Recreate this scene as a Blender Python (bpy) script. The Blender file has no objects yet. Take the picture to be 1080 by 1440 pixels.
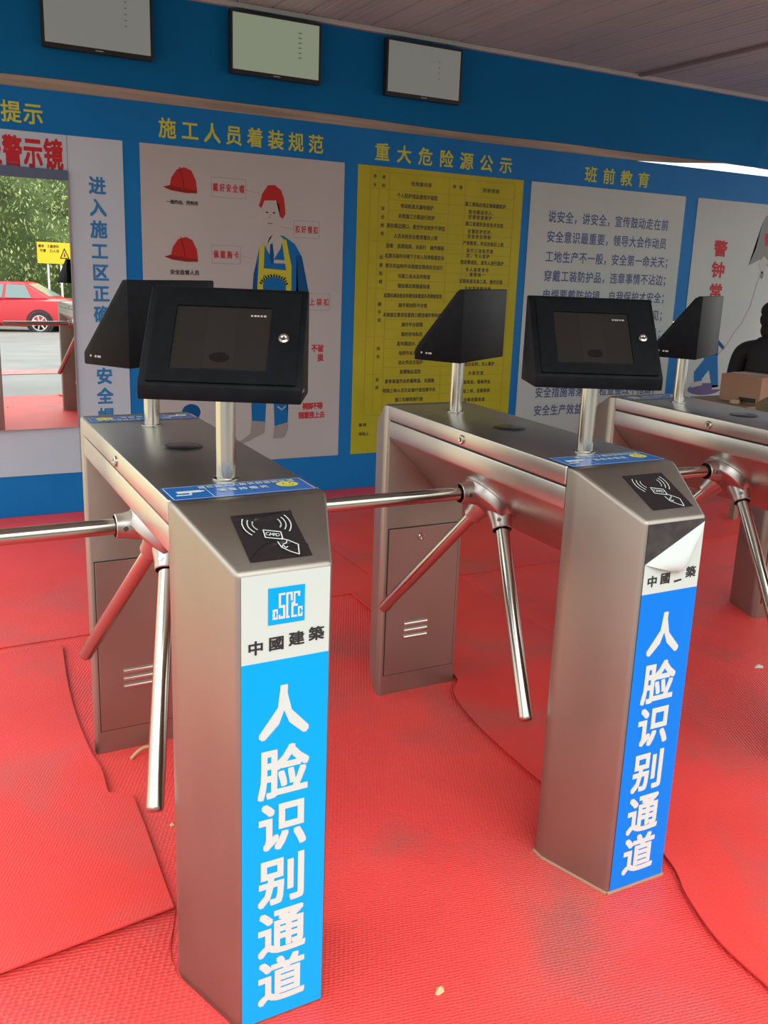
import bpy, bmesh, math, random
from mathutils import Vector, Matrix
random.seed(7)
C = bpy.context.scene.collection
SC = bpy.context.scene

# ------------------------------------------------------------------ camera, sky, exposure
CAM = dict(f=1254.3868, cx=-0.368, cy=-1.3613, cz=1.4269, yaw=0.4959, pitch=-0.2365, roll=0.0415, px=26.89, py=-42.69)
def make_camera():
    cd = bpy.data.cameras.new('camera'); o = bpy.data.objects.new('camera', cd); C.objects.link(o)
    y, p, r = CAM['yaw'], CAM['pitch'], CAM['roll']
    fwd = Vector((math.sin(y)*math.cos(p), math.cos(y)*math.cos(p), math.sin(p)))
    rt = Vector((math.cos(y), -math.sin(y), 0)); up = rt.cross(fwd)
    r2 = math.cos(r)*rt + math.sin(r)*up; u2 = -math.sin(r)*rt + math.cos(r)*up
    m = Matrix((r2, u2, -fwd)).transposed().to_4x4(); m.translation = Vector((CAM['cx'], CAM['cy'], CAM['cz']))
    o.matrix_world = m
    cd.sensor_fit = 'VERTICAL'; cd.sensor_height = 36; cd.sensor_width = 27
    cd.lens = CAM['f']/1440*36
    cd.shift_x = -CAM['px']/1440; cd.shift_y = CAM['py']/1440
    cd.clip_start = 0.02; cd.clip_end = 400
    SC.camera = o
make_camera()
SC.view_settings.view_transform = 'Standard'; SC.view_settings.look = 'None'
SC.view_settings.gamma = 1; SC.view_settings.use_curve_mapping = False
SC.view_settings.exposure = -0.28
W_STRENGTH = 4.6
world = bpy.data.worlds.new('overcast_sky'); SC.world = world; world.use_nodes = True
nt = world.node_tree; bg = nt.nodes['Background']
tc = nt.nodes.new('ShaderNodeTexCoord'); sx = nt.nodes.new('ShaderNodeSeparateXYZ'); cr = nt.nodes.new('ShaderNodeValToRGB')
nt.links.new(tc.outputs['Generated'], sx.inputs[0]); nt.links.new(sx.outputs['Z'], cr.inputs[0]); nt.links.new(cr.outputs[0], bg.inputs[0])
cr.color_ramp.elements[0].position = 0.0; cr.color_ramp.elements[0].color = (0.34, 0.335, 0.31, 1)
cr.color_ramp.elements[1].position = 1.0; cr.color_ramp.elements[1].color = (0.97, 0.99, 1.0, 1)
bg.inputs[1].default_value = W_STRENGTH
sun_d = bpy.data.lights.new('sun', 'SUN'); sun_o = bpy.data.objects.new('sun', sun_d); C.objects.link(sun_o)
sun_d.energy = 1.5; sun_d.angle = math.radians(50); sun_d.color = (1, 0.96, 0.9)
sun_o.rotation_euler = (math.radians(36), 0, math.radians(-14)); sun_o.location = (0, -6, 8)

# ------------------------------------------------------------------ materials
def mat(name, col, rough=0.5, metal=0.0, spec=0.5, emit=None, es=1.0):
    m = bpy.data.materials.new(name); m.use_nodes = True
    b = m.node_tree.nodes['Principled BSDF']
    b.inputs['Base Color'].default_value = (*col, 1); b.inputs['Roughness'].default_value = rough
    b.inputs['Metallic'].default_value = metal; b.inputs['Specular IOR Level'].default_value = spec
    if emit: b.inputs['Emission Color'].default_value = (*emit, 1); b.inputs['Emission Strength'].default_value = es
    return m
def nodes(m): return m.node_tree.nodes, m.node_tree.links, m.node_tree.nodes['Principled BSDF']
def vary(m, c1, c2, scale, stretch=(1,1,1), lo=0.35, hi=0.65, detail=6, bump=0.0, bdist=0.001, rough=None):
    n, l, b = nodes(m)
    t = n.new('ShaderNodeTexCoord'); mp = n.new('ShaderNodeMapping'); nz = n.new('ShaderNodeTexNoise'); r = n.new('ShaderNodeValToRGB')
    mp.inputs['Scale'].default_value = stretch
    l.new(t.outputs['Object'], mp.inputs[0]); l.new(mp.outputs[0], nz.inputs[0])
    nz.inputs['Scale'].default_value = scale; nz.inputs['Detail'].default_value = detail
    r.color_ramp.elements[0].position = lo; r.color_ramp.elements[1].position = hi
    r.color_ramp.elements[0].color = (*c1, 1); r.color_ramp.elements[1].color = (*c2, 1)
    l.new(nz.outputs[0], r.inputs[0]); l.new(r.outputs[0], b.inputs['Base Color'])
    if rough:
        mr = n.new('ShaderNodeMapRange'); mr.inputs[3].default_value = rough[0]; mr.inputs[4].default_value = rough[1]
        l.new(nz.outputs[0], mr.inputs[0]); l.new(mr.outputs[0], b.inputs['Roughness'])
    if bump:
        bp = n.new('ShaderNodeBump'); bp.inputs['Strength'].default_value = bump; bp.inputs['Distance'].default_value = bdist
        l.new(nz.outputs[0], bp.inputs['Height']); l.new(bp.outputs[0], b.inputs['Normal'])
    return m

M = {}
M['steel'] = vary(mat('brushed_stainless_steel', (.6,.56,.52), .3, 1), (.335,.305,.262), (.385,.355,.31), 5, (1,1,.5), .3, .7, 3, 0, .001, (.41,.49))
M['steel_cover'] = vary(mat('satin_steel_cover', (.55,.54,.49), .25, 1), (.50,.49,.45), (.58,.57,.525), 4, (3,1,1), .3, .7, 4, 0, .001, (.29,.38))
M['steel_top'] = vary(mat('worn_stainless_top', (.5,.48,.45), .25, 1), (.40,.385,.365), (.46,.44,.42), 4, (3,1,1), .3, .7, 4, 0, .001, (.22,.32))
M['chrome'] = mat('polished_steel_tube', (.48,.46,.41), .18, 1)
M['louvre'] = mat('bright_louvre_steel', (.72,.68,.62), .3, 1)
M['cast'] = mat('cast_metal_hub', (.50,.47,.45), .33, 1)
M['dark_gap'] = mat('dark_gap', (.02,.018,.016), .6)
M['black'] = vary(mat('black_powder_coat', (.003,.004,.006), .5, spec=.12), (.0025,.0035,.005), (.005,.006,.0085), 40, (1,1,1), bump=.08, bdist=.0006)
M['glass_black'] = mat('dark_screen_glass', (.018,.016,.014), .2, spec=.3)
M['glass_reflection'] = mat('painted_glass_reflection', (.016,.014,.013), .22)
M['oval_reflection'] = mat('painted_oval_reflection', (.004,.004,.004), .2)
M['pale_print'] = mat('pale_print', (.35,.36,.38), .5)
M['white_print'] = mat('white_vinyl', (.58,.65,.62), .45, spec=.2)
M['sticker_white'] = mat('white_sticker', (.55,.63,.59), .45, spec=.2)
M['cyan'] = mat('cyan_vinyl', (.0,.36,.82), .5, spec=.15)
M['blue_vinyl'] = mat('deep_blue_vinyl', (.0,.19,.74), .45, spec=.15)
M['ink'] = mat('black_ink', (.02,.02,.02), .5)
M['adhesive'] = vary(mat('dark_adhesive', (.03,.028,.026), .5), (.022,.02,.02), (.05,.045,.042), 30)
M['reader'] = mat('gloss_black_vinyl', (.018,.015,.017), .13)
M['top_blue'] = mat('blue_gloss_sticker', (.01,.13,.45), .2)
M['smile'] = mat('yellow_print', (.75,.72,.08), .3)
M['rubber'] = mat('rubber_black', (.02,.02,.02), .7)
# wall vinyl and prints
M['wall_blue'] = vary(mat('blue_wall_vinyl', (.002,.16,.46), .5, spec=.2), (.001,.145,.43), (.003,.17,.48), 1.5, bump=.12, bdist=.012)
M['banner_blue'] = vary(mat('blue_banner_fabric', (.002,.13,.34), .6, spec=.1), (.001,.120,.32), (.002,.145,.37), 1.2, (1,1,.35), bump=.25, bdist=.02)
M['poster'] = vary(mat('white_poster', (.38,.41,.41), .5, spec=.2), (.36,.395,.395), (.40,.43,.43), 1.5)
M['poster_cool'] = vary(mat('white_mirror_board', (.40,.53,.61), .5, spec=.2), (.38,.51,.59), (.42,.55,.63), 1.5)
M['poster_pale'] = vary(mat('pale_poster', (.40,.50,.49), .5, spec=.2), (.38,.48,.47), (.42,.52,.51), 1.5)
M['poster_yellow'] = vary(mat('yellow_poster', (.36,.37,.015), .5, spec=.2), (.33,.34,.012), (.39,.395,.02), 2)
M['title_yellow'] = mat('yellow_letter_vinyl', (.46,.53,.05), .5, spec=.2)
M['red_ink'] = mat('red_ink', (.42,.022,.03), .5, spec=.2)
M['blue_ink'] = mat('blue_ink', (.01,.17,.42), .45)
M['navy_ink'] = mat('navy_ink', (.03,.07,.22), .45)
M['table_ink'] = mat('dark_table_ink', (.05,.04,.01), .5)
M['table_line'] = mat('table_line_ink', (.30,.22,.01), .5)
M['line_grey'] = mat('grey_line_ink', (.30,.30,.30), .5)
M['helmet_red'] = mat('red_print', (.36,.02,.018), .5, spec=.2)
M['helmet_dark'] = mat('dark_red_print', (.22,.012,.012), .5, spec=.2)
M['skin_print'] = mat('pale_skin_print', (.38,.42,.40), .5, spec=.2)
M['uniform_print'] = mat('blue_uniform_print', (.003,.13,.38), .5, spec=.15)
M['uniform_dark'] = mat('dark_blue_uniform_print', (.002,.07,.22), .5, spec=.15)
M['vest_print'] = mat('yellow_vest_print', (.44,.46,.03), .5, spec=.2)
M['shoe_print'] = mat('grey_shoe_print', (.24,.25,.25), .5, spec=.2)
M['bell_print'] = mat('grey_green_print', (.13,.17,.16), .45)
M['bell_light'] = mat('pale_bell_print', (.34,.38,.37), .45)
M['violet_print'] = mat('dark_violet_print', (.05,.04,.18), .45)
M['frame_slate'] = mat('slate_frame', (.07,.11,.19), .4)
M['edge_grey'] = mat('grey_edge', (.30,.30,.31), .4)
M['mirror'] = mat('mirror_glass', (.94,.96,.95), .0, 1)
M['beam'] = vary(mat('weathered_timber_beam', (.26,.24,.19), .6), (.19,.17,.13), (.34,.31,.25), 4, (.3,6,6))
M['ceil'] = vary(mat('grey_ceiling_panel', (.30,.41,.44), .5, spec=.3), (.28,.39,.42), (.33,.44,.47), 3, (1,.25,1))
M['ceil_trim'] = mat('pale_ceiling_moulding', (.36,.42,.41), .6)
M['tv'] = mat('black_tv_plastic', (.012,.012,.013), .35)
def screen_mat(nm, c, e): return mat(nm, (.02,.02,.02), .3, emit=c, es=e)
M['screen_grey'] = screen_mat('pale_grey_screen', (.46,.47,.42), .42)
M['screen_green'] = screen_mat('pale_green_screen', (.46,.54,.38), .52)
M['screen_dim'] = screen_mat('dim_grey_screen', (.46,.46,.41), .38)
M['screen_ink'] = screen_mat('screen_text', (.3,.3,.28), .32)
# red mats
def mat_red(nm, c1, c2, cell, dirt=True, strength=.6):
    m = vary(mat(nm, c1, .42, spec=.4), c1, c2, 2.2, lo=.3, hi=.7, detail=8)
    n, l, b = nodes(m)
    src = b.inputs['Base Color'].links[0].from_socket
    dt = n.new('ShaderNodeTexCoord'); dn = n.new('ShaderNodeTexNoise'); dr = n.new('ShaderNodeValToRGB'); mx = n.new('ShaderNodeMix'); mx.data_type = 'RGBA'
    dn.inputs['Scale'].default_value = 1.9; dn.inputs['Detail'].default_value = 7; dn.inputs['Distortion'].default_value = .6
    dr.color_ramp.elements[0].position = .50; dr.color_ramp.elements[0].color = (0,0,0,1); dr.color_ramp.elements[1].position = .74; dr.color_ramp.elements[1].color = (.75,.75,.75,1)
    l.new(dt.outputs['Object'], dn.inputs[0]); l.new(dn.outputs[0], dr.inputs[0]); l.new(dr.outputs[0], mx.inputs['Factor'])
    l.new(src, mx.inputs[6]); mx.inputs[7].default_value = (.34,.105,.095,1); l.new(mx.outputs[2], b.inputs['Base Color'])
    t = n.new('ShaderNodeTexCoord'); mp = n.new('ShaderNodeMapping'); v = n.new('ShaderNodeTexVoronoi'); bp = n.new('ShaderNodeBump')
    mp.inputs['Rotation'].default_value = (0,0,.3); mp.inputs['Scale'].default_value = (1,1.5,1)
    v.inputs['Scale'].default_value = cell; v.inputs['Randomness'].default_value = .25
    l.new(t.outputs['Object'], mp.inputs[0]); l.new(mp.outputs[0], v.inputs[0])
    bp.inputs['Strength'].default_value = strength; bp.inputs['Distance'].default_value = .004
    l.new(v.outputs['Distance'], bp.inputs['Height']); l.new(bp.outputs[0], b.inputs['Normal'])
    return m
M['red_base'] = mat_red('red_loop_mat', (.72,.054,.050), (.82,.072,.066), 95, strength=.75)
M['red_mat'] = mat_red('red_rubber_mat', (.66,.044,.040), (.74,.056,.050), 120, strength=.32)
M['red_cell'] = mat_red('red_honeycomb_mat', (.60,.048,.044), (.68,.062,.056), 75, strength=.95)
M['leaf_dry'] = mat('dry_leaf_tan', (.55,.40,.20), .6)
M['paper'] = mat('white_scrap', (.75,.70,.62), .7)
# outside
M['concrete'] = vary(mat('wet_concrete_ground', (.16,.165,.16), .5), (.13,.14,.135), (.19,.195,.185), 1.2)
M['sand'] = vary(mat('sandy_soil', (.54,.47,.27), .8), (.49,.42,.24), (.59,.51,.30), 1.5)
M['asphalt'] = vary(mat('pale_road', (.16,.165,.165), .6), (.13,.14,.14), (.19,.195,.19), .7)
M['red_strip'] = vary(mat('faded_red_strip', (.52,.10,.10), .6), (.45,.10,.10), (.60,.20,.18), 6)
M['car_red'] = mat('red_car_paint', (.62,.02,.035), .22, spec=.7)
M['car_glass'] = mat('car_glass', (.20,.28,.28), .08)
M['tyre'] = mat('tyre_rubber', (.03,.03,.03), .7)
M['rim'] = mat('alloy_rim', (.72,.72,.70), .3, .6)
M['tail'] = mat('tail_lamp', (.45,.01,.01), .2)
M['sign_yellow'] = mat('yellow_sign_paint', (.85,.62,.02), .4)
M['post_white'] = mat('white_post', (.75,.75,.72), .5)
M['leaf'] = vary(mat('green_foliage', (.22,.33,.09), .55), (.11,.17,.05), (.42,.48,.18), 1.6, lo=.3, hi=.7)
M['bank'] = vary(mat('shrub_bank', (.05,.09,.02), .8), (.035,.06,.015), (.09,.14,.035), 1.2)
# person and desk
M['jacket'] = mat('black_jacket_cloth', (.010,.011,.015), .75)
M['trousers'] = mat('dark_trouser_cloth', (.016,.016,.02), .8)
M['skin'] = mat('skin', (.42,.25,.17), .5)
M['cap'] = mat('black_cap_cloth', (.010,.010,.013), .8)
M['shoe'] = mat('black_shoe', (.015,.014,.014), .5)
M['card'] = vary(mat('cardboard', (.30,.19,.12), .75), (.27,.165,.105), (.33,.21,.135), 3)
M['tape'] = mat('packing_tape', (.42,.32,.20), .3)
M['wood'] = vary(mat('desk_wood', (.22,.14,.09), .5), (.17,.105,.07), (.26,.17,.11), 5, (1,8,1))
M['chair_plastic'] = mat('dark_chair_plastic', (.012,.012,.015), .6)

# ------------------------------------------------------------------ mesh helpers
def finish(name, bm, m, parent=None, smooth=False, keep=False):
    me = bpy.data.meshes.new(name)
    if not keep: bmesh.ops.recalc_face_normals(bm, faces=bm.faces)
    bm.to_mesh(me); bm.free()
    for x in (m if isinstance(m, (list, tuple)) else [m]): me.materials.append(x)
    if smooth:
        for p in me.polygons: p.use_smooth = True
        try: me.set_sharp_from_angle(angle=math.radians(38))
        except Exception: pass
    o = bpy.data.objects.new(name, me); C.objects.link(o)
    if parent is not None: o.parent = parent
    return o
def tag(o, label, cat, group=None, kind=None):
    if label: o['label'] = label
    if cat: o['category'] = cat
    if group: o['group'] = group
    if kind: o['kind'] = kind
    return o
def empty(name, loc=(0,0,0), rz=0):
    o = bpy.data.objects.new(name, None); C.objects.link(o); o.empty_display_size = .1
    o.location = loc; o.rotation_euler = (0,0,rz); return o
def struct(name, bm, m, parent=None, **k):
    o = finish(name, bm, m, parent, **k); o['kind'] = 'structure'; return o
def copy_tree(o, parent=None):
    c = o.copy(); C.objects.link(c)
    if parent is not None: c.parent = parent
    for ch in list(o.children): copy_tree(ch, c)
    return c
def add_box(bm, x0, x1, y0, y1, z0, z1, bev=0.0, seg=2, mi=0):
    vs = [bm.verts.new((x,y,z)) for z in (z0,z1) for y in (y0,y1) for x in (x0,x1)]
    fs = [bm.faces.new([vs[i] for i in f]) for f in ((0,2,3,1),(4,5,7,6),(0,1,5,4),(2,6,7,3),(0,4,6,2),(1,3,7,5))]
    for f in fs: f.material_index = mi
    if bev:
        es = list({e for f in fs for e in f.edges})
        bmesh.ops.bevel(bm, geom=es, offset=bev, segments=seg, affect='EDGES', profile=.5)
    return vs
def box(x0, x1, y0, y1, z0, z1, bev=0.0, seg=2):
    bm = bmesh.new(); add_box(bm, x0, x1, y0, y1, z0, z1, bev, seg); return bm
def add_tube(bm, p0, p1, r0, r1=None, n=20, cap=True, mi=0):
    p0, p1 = Vector(p0), Vector(p1); r1 = r0 if r1 is None else r1
    d = (p1-p0).normalized(); a = d.orthogonal().normalized(); b = d.cross(a)
    A = [bm.verts.new(p0+(a*math.cos(t)+b*math.sin(t))*r0) for t in [2*math.pi*i/n for i in range(n)]]
    B = [bm.verts.new(p1+(a*math.cos(t)+b*math.sin(t))*r1) for t in [2*math.pi*i/n for i in range(n)]]
    fs = [bm.faces.new((A[i],A[(i+1)%n],B[(i+1)%n],B[i])) for i in range(n)]
    if cap: fs += [bm.faces.new(A[::-1]), bm.faces.new(B)]
    for f in fs: f.material_index = mi
def add_lathe(bm, origin, axis, prof, n=28, mi=0):
    """prof: list of (distance along axis, radius)"""
    o = Vector(origin); d = Vector(axis).normalized(); a = d.orthogonal().normalized(); b = d.cross(a)
    rings = []
    for s, r in prof:
        if r < 1e-6: rings.append([bm.verts.new(o+d*s)]); continue
        rings.append([bm.verts.new(o+d*s+(a*math.cos(t)+b*math.sin(t))*r) for t in [2*math.pi*i/n for i in range(n)]])
    for R0, R1 in zip(rings, rings[1:]):
        for i in range(n):
            j = (i+1) % n
            q = [R0[i % len(R0)], R0[j % len(R0)], R1[j % len(R1)], R1[i % len(R1)]]
            u = []
            for v in q:
                if v not in u: u.append(v)
            if len(u) > 2:
                f = bm.faces.new(u); f.material_index = mi
def add_prism(bm, pts, fn, t0, t1, bev=0.0, seg=2, mi=0):
    """2-D polygon pts mapped by fn(p, t) at t0 and t1"""
    A = [bm.verts.new(fn(p, t0)) for p in pts]; B = [bm.verts.new(fn(p, t1)) for p in pts]; n = len(pts)
    fs = [bm.faces.new(A[::-1]), bm.faces.new(B)] + [bm.faces.new((A[i],A[(i+1)%n],B[(i+1)%n],B[i])) for i in range(n)]
    for f in fs: f.material_index = mi
    if bev: bmesh.ops.bevel(bm, geom=list({e for f in fs for e in f.edges}), offset=bev, segments=seg, affect='EDGES', profile=.5)

# flat print on a plane: frame = (origin, U, V, N)
class Print:
    def __init__(s, frame, lift=0.001): s.o, s.u, s.v, s.n = [Vector(x) for x in frame]; s.lift = lift; s.bm = bmesh.new(); s.k = 0
    def P(s, u, v, e=None): return s.o + s.u*u + s.v*v + s.n*(s.lift if e is None else e)
    def poly(s, pts, mi=0, e=None):
        f = s.bm.faces.new([s.bm.verts.new(s.P(u, v, e)) for u, v in pts]); f.material_index = mi
        if len(pts) > 4: bmesh.ops.triangulate(s.bm, faces=[f])
    def rect(s, u0, v0, u1, v1, mi=0, e=None): s.poly([(u0,v0),(u1,v0),(u1,v1),(u0,v1)], mi, e)
    def line(s, pts, w, mi=0, e=None, closed=False):
        pts = [Vector(p) for p in pts]
        if closed: pts = pts + [pts[0]]
        for a, b in zip(pts, pts[1:]):
            d = (b-a)
            if d.length < 1e-7: continue
            d.normalize(); q = Vector((-d.y, d.x))*w/2; a2 = a-d*w*.3; b2 = b+d*w*.3
            s.poly([a2-q, b2-q, b2+q, a2+q], mi, e)
    def arc(s, c, r, t0, t1, w, mi=0, n=14, e=None, ry=None):
        ry = ry or r
        s.line([(c[0]+r*math.cos(t0+(t1-t0)*i/n), c[1]+ry*math.sin(t0+(t1-t0)*i/n)) for i in range(n+1)], w, mi, e)
    def ell(s, c, rx, ry, mi=0, n=28, e=None):
        s.poly([(c[0]+rx*math.cos(2*math.pi*i/n), c[1]+ry*math.sin(2*math.pi*i/n)) for i in range(n)], mi, e)
    def text(s, ch, u, v, w, h, bold=0.018, mi=0, e=None):
        """one character whose em square is centred on (u,v) with size w x h"""
        offs = [(0,0)] if bold < .012 else [(bold*a, bold*b) for a, b in ((0,0),(-1,-1),(1,-1),(-1,1),(1,1),(0,1),(0,-1),(1,0),(-1,0))]
        for k, (ox, oy) in enumerate(offs):
            for tri in glyph(ch):
                s.bm.faces.new([s.bm.verts.new(s.P(u+(x+ox)*w, v+(y+oy)*h, (s.lift if e is None else e)+k*5e-5)) for x, y in tri]).material_index = mi
    def row(s, txt, u0, u1, v, h, bold=0.018, mi=0, v1=None, w=None, e=None):
        n = len(txt); v1 = v if v1 is None else v1
        for i, ch in enumerate(txt):
            t = (i/(n-1)) if n > 1 else 0
            if ch != ' ': s.text(ch, u0+(u1-u0)*t, v+(v1-v)*t, w or h, h, bold, mi, e)
    def done(s, name, m, parent=None): return finish(name, s.bm, m, parent, keep=True)
_G = {}
def glyph(ch):
    k = ch
    if k in _G: return _G[k]
    cu = bpy.data.curves.new('glyph', 'FONT'); cu.body = ch; cu.size = 1; cu.resolution_u = 2; cu.fill_mode = 'FRONT'
    o = bpy.data.objects.new('glyph', cu); C.objects.link(o)
    dg = bpy.context.evaluated_depsgraph_get(); me = bpy.data.meshes.new_from_object(o.evaluated_get(dg))
    wide = ord(ch) > 0x2000
    xs = [v.co.x for v in me.vertices] or [0]
    cx = .5 if wide else (min(xs)+max(xs))/2
    me.calc_loop_triangles()
    T = []
    for t in me.loop_triangles:
        p = [me.vertices[i].co for i in t.vertices]
        if (p[1]-p[0]).cross(p[2]-p[0]).z < 0: p = p[::-1]
        T.append([(q.x-cx, q.y-.38 if wide else q.y-.36) for q in p])
    bpy.data.objects.remove(o); bpy.data.curves.remove(cu); bpy.data.meshes.remove(me)
    _G[k] = T; return T
ALLCH = ('施工人员着装规范重大危险源公示班前教育安全提示仪容仪表警示镜进入施工区正确佩戴安全帽人脸识别通道中國建築警钟常鸣'
         '您已请保持微笑监控域')
# warm the glyph cache while the scene is still small
for ch in sorted(set(ALLCH)): glyph(ch)

YW = 3.7899
WALL = ((0, YW, 0), (1,0,0), (0,0,1), (0,-1,0))

# ------------------------------------------------------------------ setting
struct('floor', box(-2.4, 7.0, -.80, YW+.03, -.10, 0), M['red_base'])
bm = bmesh.new()
for (y0,z0,y1,z1) in ((-.80,-.012,-2.7,-.012),(-2.7,-.012,-20.0,-.88),(-20.0,-.88,-27.0,-.95)):
    vs = [bm.verts.new(p) for p in ((-40,y0,z0),(40,y0,z0),(40,y1,z1),(-40,y1,z1))]; bm.faces.new(vs[::-1])
vs = [bm.verts.new(p) for p in ((-40,-.8,-.012),(-2.4,-.8,-.012),(-2.4,30,-.012),(-40,30,-.012))]; bm.faces.new(vs).material_index = 1
vs = [bm.verts.new(p) for p in ((-2.4,YW+.03,-.012),(7,YW+.03,-.012),(7,30,-.012),(-2.4,30,-.012))]; bm.faces.new(vs).material_index = 1
vs = [bm.verts.new(p) for p in ((7,-.8,-.012),(40,-.8,-.012),(40,12,-.012),(7,12,-.012))]; bm.faces.new(vs)
yard = struct('ground', bm, [M['concrete'], M['sand']], keep=True)
struct('wall_back', box(-.66, 6.6, YW, YW+.05, 0, 2.222, .002), M['wall_blue'])
# upper banner with slight wrinkles towards its right end, hanging lower edge a little wavy
bm = bmesh.new(); nx = 160; rows = []
for i in range(nx+1):
    x = -.66+7.26*i/nx; r = []
    for j in range(9):
        t = j/8; z = 2.275+.51*t
        if j == 0: z += .004*math.sin(x*1.7)+.003*math.sin(x*4.1)
        wr = .004*math.sin(x*9+z*4)*min(1, max(0, (x-3.2)/1.5))+.010*math.exp(-((x-5.42-.10*(t-.4))/.035)**2)*(1-t)
        wr += .004*math.exp(-((x-4.45-.05*(t-.5))/.03)**2)
        r.append(bm.verts.new((x, YW-.012-wr, z)))
    rows.append(r)
for a, b in zip(rows, rows[1:]):
    for j in range(8): bm.faces.new((a[j], b[j], b[j+1], a[j+1]))
bk = bmesh.ops.extrude_face_region(bm, geom=list(bm.faces))
for v in [g for g in bk['geom'] if isinstance(g, bmesh.types.BMVert)]: v.co.y += .03
struct('wall_back_banner', bm, M['banner_blue'], smooth=True)
# timber beam in the slot between board and banner; it stops short, leaving an open bright gap
bm = bmesh.new(); add_prism(bm, [(-.66,2.2225),(4.1,2.2225),(4.6,2.246),(5.1,2.285),(5.1,2.300),(-.66,2.300)], lambda p, t: (p[0], t, p[1]), YW+.004, YW+.05); struct('trim_1', bm, M['beam'])
# ribbed ceiling panels running out from the wall
bm = bmesh.new(); prof = []; x = -1.15; k = 0
while x < 6.95:
    g = .024 if k % 4 == 0 else .003
    for dx, dz in ((0,0),(.002,g),(.010 if k % 4 == 0 else .007,g),(.012,0)): prof.append((x+dx, dz))
    x += .05; k += 1
prof.append((7.0, 0))
A = [bm.verts.new((px, YW+.02, 2.775+dz)) for px, dz in prof]; B = [bm.verts.new((px, -1.05, 2.775+dz)) for px, dz in prof]
for i in range(len(prof)-1): bm.faces.new((A[i], A[i+1], B[i+1], B[i]))
add_box(bm, -1.15, 7.0, -1.05, YW+.02, 2.80, 2.86)
struct('ceiling', bm, M['ceil'])
struct('trim_2', box(-.66, 6.6, YW-.05, YW-.012, 2.748, 2.775, .004), M['ceil_trim'])
bm = bmesh.new(); add_box(bm, 4.09, 4.125, -1.05, YW-.052, 2.757, 2.775, .003)
struct('trim_3', bm, mat('ceiling_joint_strip', (.16,.15,.155), .5))

# ------------------------------------------------------------------ titles on the wall
def title(txt, us, v, w, h, label):
    p = Print(WALL, .0015)
    for ch, u in zip(txt, us): p.text(ch, u, v, w, h, .018)
    o = p.done('title_lettering', M['title_yellow']); tag(o, label, 'lettering', 'yellow titles above the boards'); return o
def lin(a, b, n): return [a+(b-a)*i/(n-1) for i in range(n)]
title('安全提示', lin(-.105, .205, 4), 2.102, .098, .108, 'yellow title lettering 提示 above the mirror board, cut off by the left edge')
title('施工人员着装规范', lin(.880, 1.745, 8), 2.102, .098, .108, 'yellow title lettering 施工人员着装规范 above the dress code poster')
title('重大危险源公示', lin(2.180, 3.085, 7), 2.098, .104, .108, 'yellow title lettering 重大危险源公示 above the yellow hazard table')
title('班前教育', lin(3.795, 4.275, 4), 2.098, .112, .108, 'yellow title lettering 班前教育 above the blue-text education poster')

# ------------------------------------------------------------------ boards on the wall
def board(name, x0, x1, m, label, th=.004, z0=.230, z1=2.015):
    e = empty(name, ((x0+x1)/2, YW, z0)); tag(e, label, 'poster')
    o = finish('panel', box(x0-(x0+x1)/2, x1-(x0+x1)/2, -th, -.0002, 0, z1-z0, .001), m, e)
    fr = ((-(x0+x1)/2, -th, -z0), (1,0,0), (0,0,1), (0,-1,0))     # print frame in world wall units
    return e, fr
# mirror board
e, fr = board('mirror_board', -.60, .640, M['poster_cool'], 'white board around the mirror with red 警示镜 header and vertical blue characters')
p = Print(fr); p.row('仪容仪表警示镜', -.292, .292, 1.915, .155, .03, w=.094); p.done('header_lettering', M['red_ink'], e)
p = Print(fr)
col = '进入施工区正确佩戴安全帽'
for i, ch in enumerate(col): p.text(ch, .503-.0, 1.778-(1.778-.545)*i/(len(col)-1), .088, .094, .03)
p.done('side_lettering', M['blue_ink'], e)
p = Print(fr)
for i, ch in enumerate('安全生产人人有责平安回家'): p.text(ch, -.50, 1.778-(1.778-.545)*i/11, .088, .094, .03)
p.done('side_lettering', M['blue_ink'], e)
p = Print(fr); p.rect(.357, .23, .3605, 2.015); p.done('seam', M['edge_grey'], e)
# wall mirror, hung a touch out of parallel
mr = empty('wall_mirror', (.356, YW-.006, .489), math.radians(1.38)); tag(mr, 'tall wall mirror under the red 警示镜 header reflecting a red car', 'mirror')
finish('glass', box(-.715, -.006, -.0085, -.004, .002, 1.300), M['mirror'], mr)
bm = bmesh.new(); add_box(bm, -.72, 0, -.011, -.001, 1.300, 1.352, .001); finish('top_rail', bm, M['frame_slate'], mr)
bm = bmesh.new(); add_box(bm, -.0055, 0, -.010, -.001, 0, 1.300); add_box(bm, -.72, -.7145, -.010, -.001, 0, 1.300); add_box(bm, -.715, -.0055, -.010, -.001, 0, .002)
finish('frame_edge', bm, M['edge_grey'], mr)
# dress-code poster
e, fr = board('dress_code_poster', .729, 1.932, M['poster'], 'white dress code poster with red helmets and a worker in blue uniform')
def helmet(p, cx, cz, s):
    dome = [(-.5,-.28),(-.42,.1),(-.22,.40),(.06,.5),(.30,.40),(.46,.05),(.5,-.34),(.1,-.36)]
    p.poly([(cx+a*s, cz+b*s*.95) for a, b in dome], 0)
    p.poly([(cx+a*s, cz+b*s) for a, b in [(-.72,-.24),(-.5,-.17),(.48,-.30),(.5,-.38),(.1,-.40),(-.45,-.34)]], 1, .0014)
    p.line([(cx-.12*s, cz+.46*s), (cx+.0*s, cz+.0*s), (cx+.02*s, cz-.22*s)], .012*s/.2*.6, 1, .0014)
for cz in (1.835, 1.465):
    p = Print(fr); helmet(p, .960, cz, .155); p.done('helmet_picture', [M['helmet_red'], M['helmet_dark']], e)
p = Print(fr); p.row('一般作业、劳务用', .877, 1.03, 1.722, .024, .03); p.row('安全监督人员', .892, 1.03, 1.345, .028, .03); p.done('caption_lettering', M['ink'], e)
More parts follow.
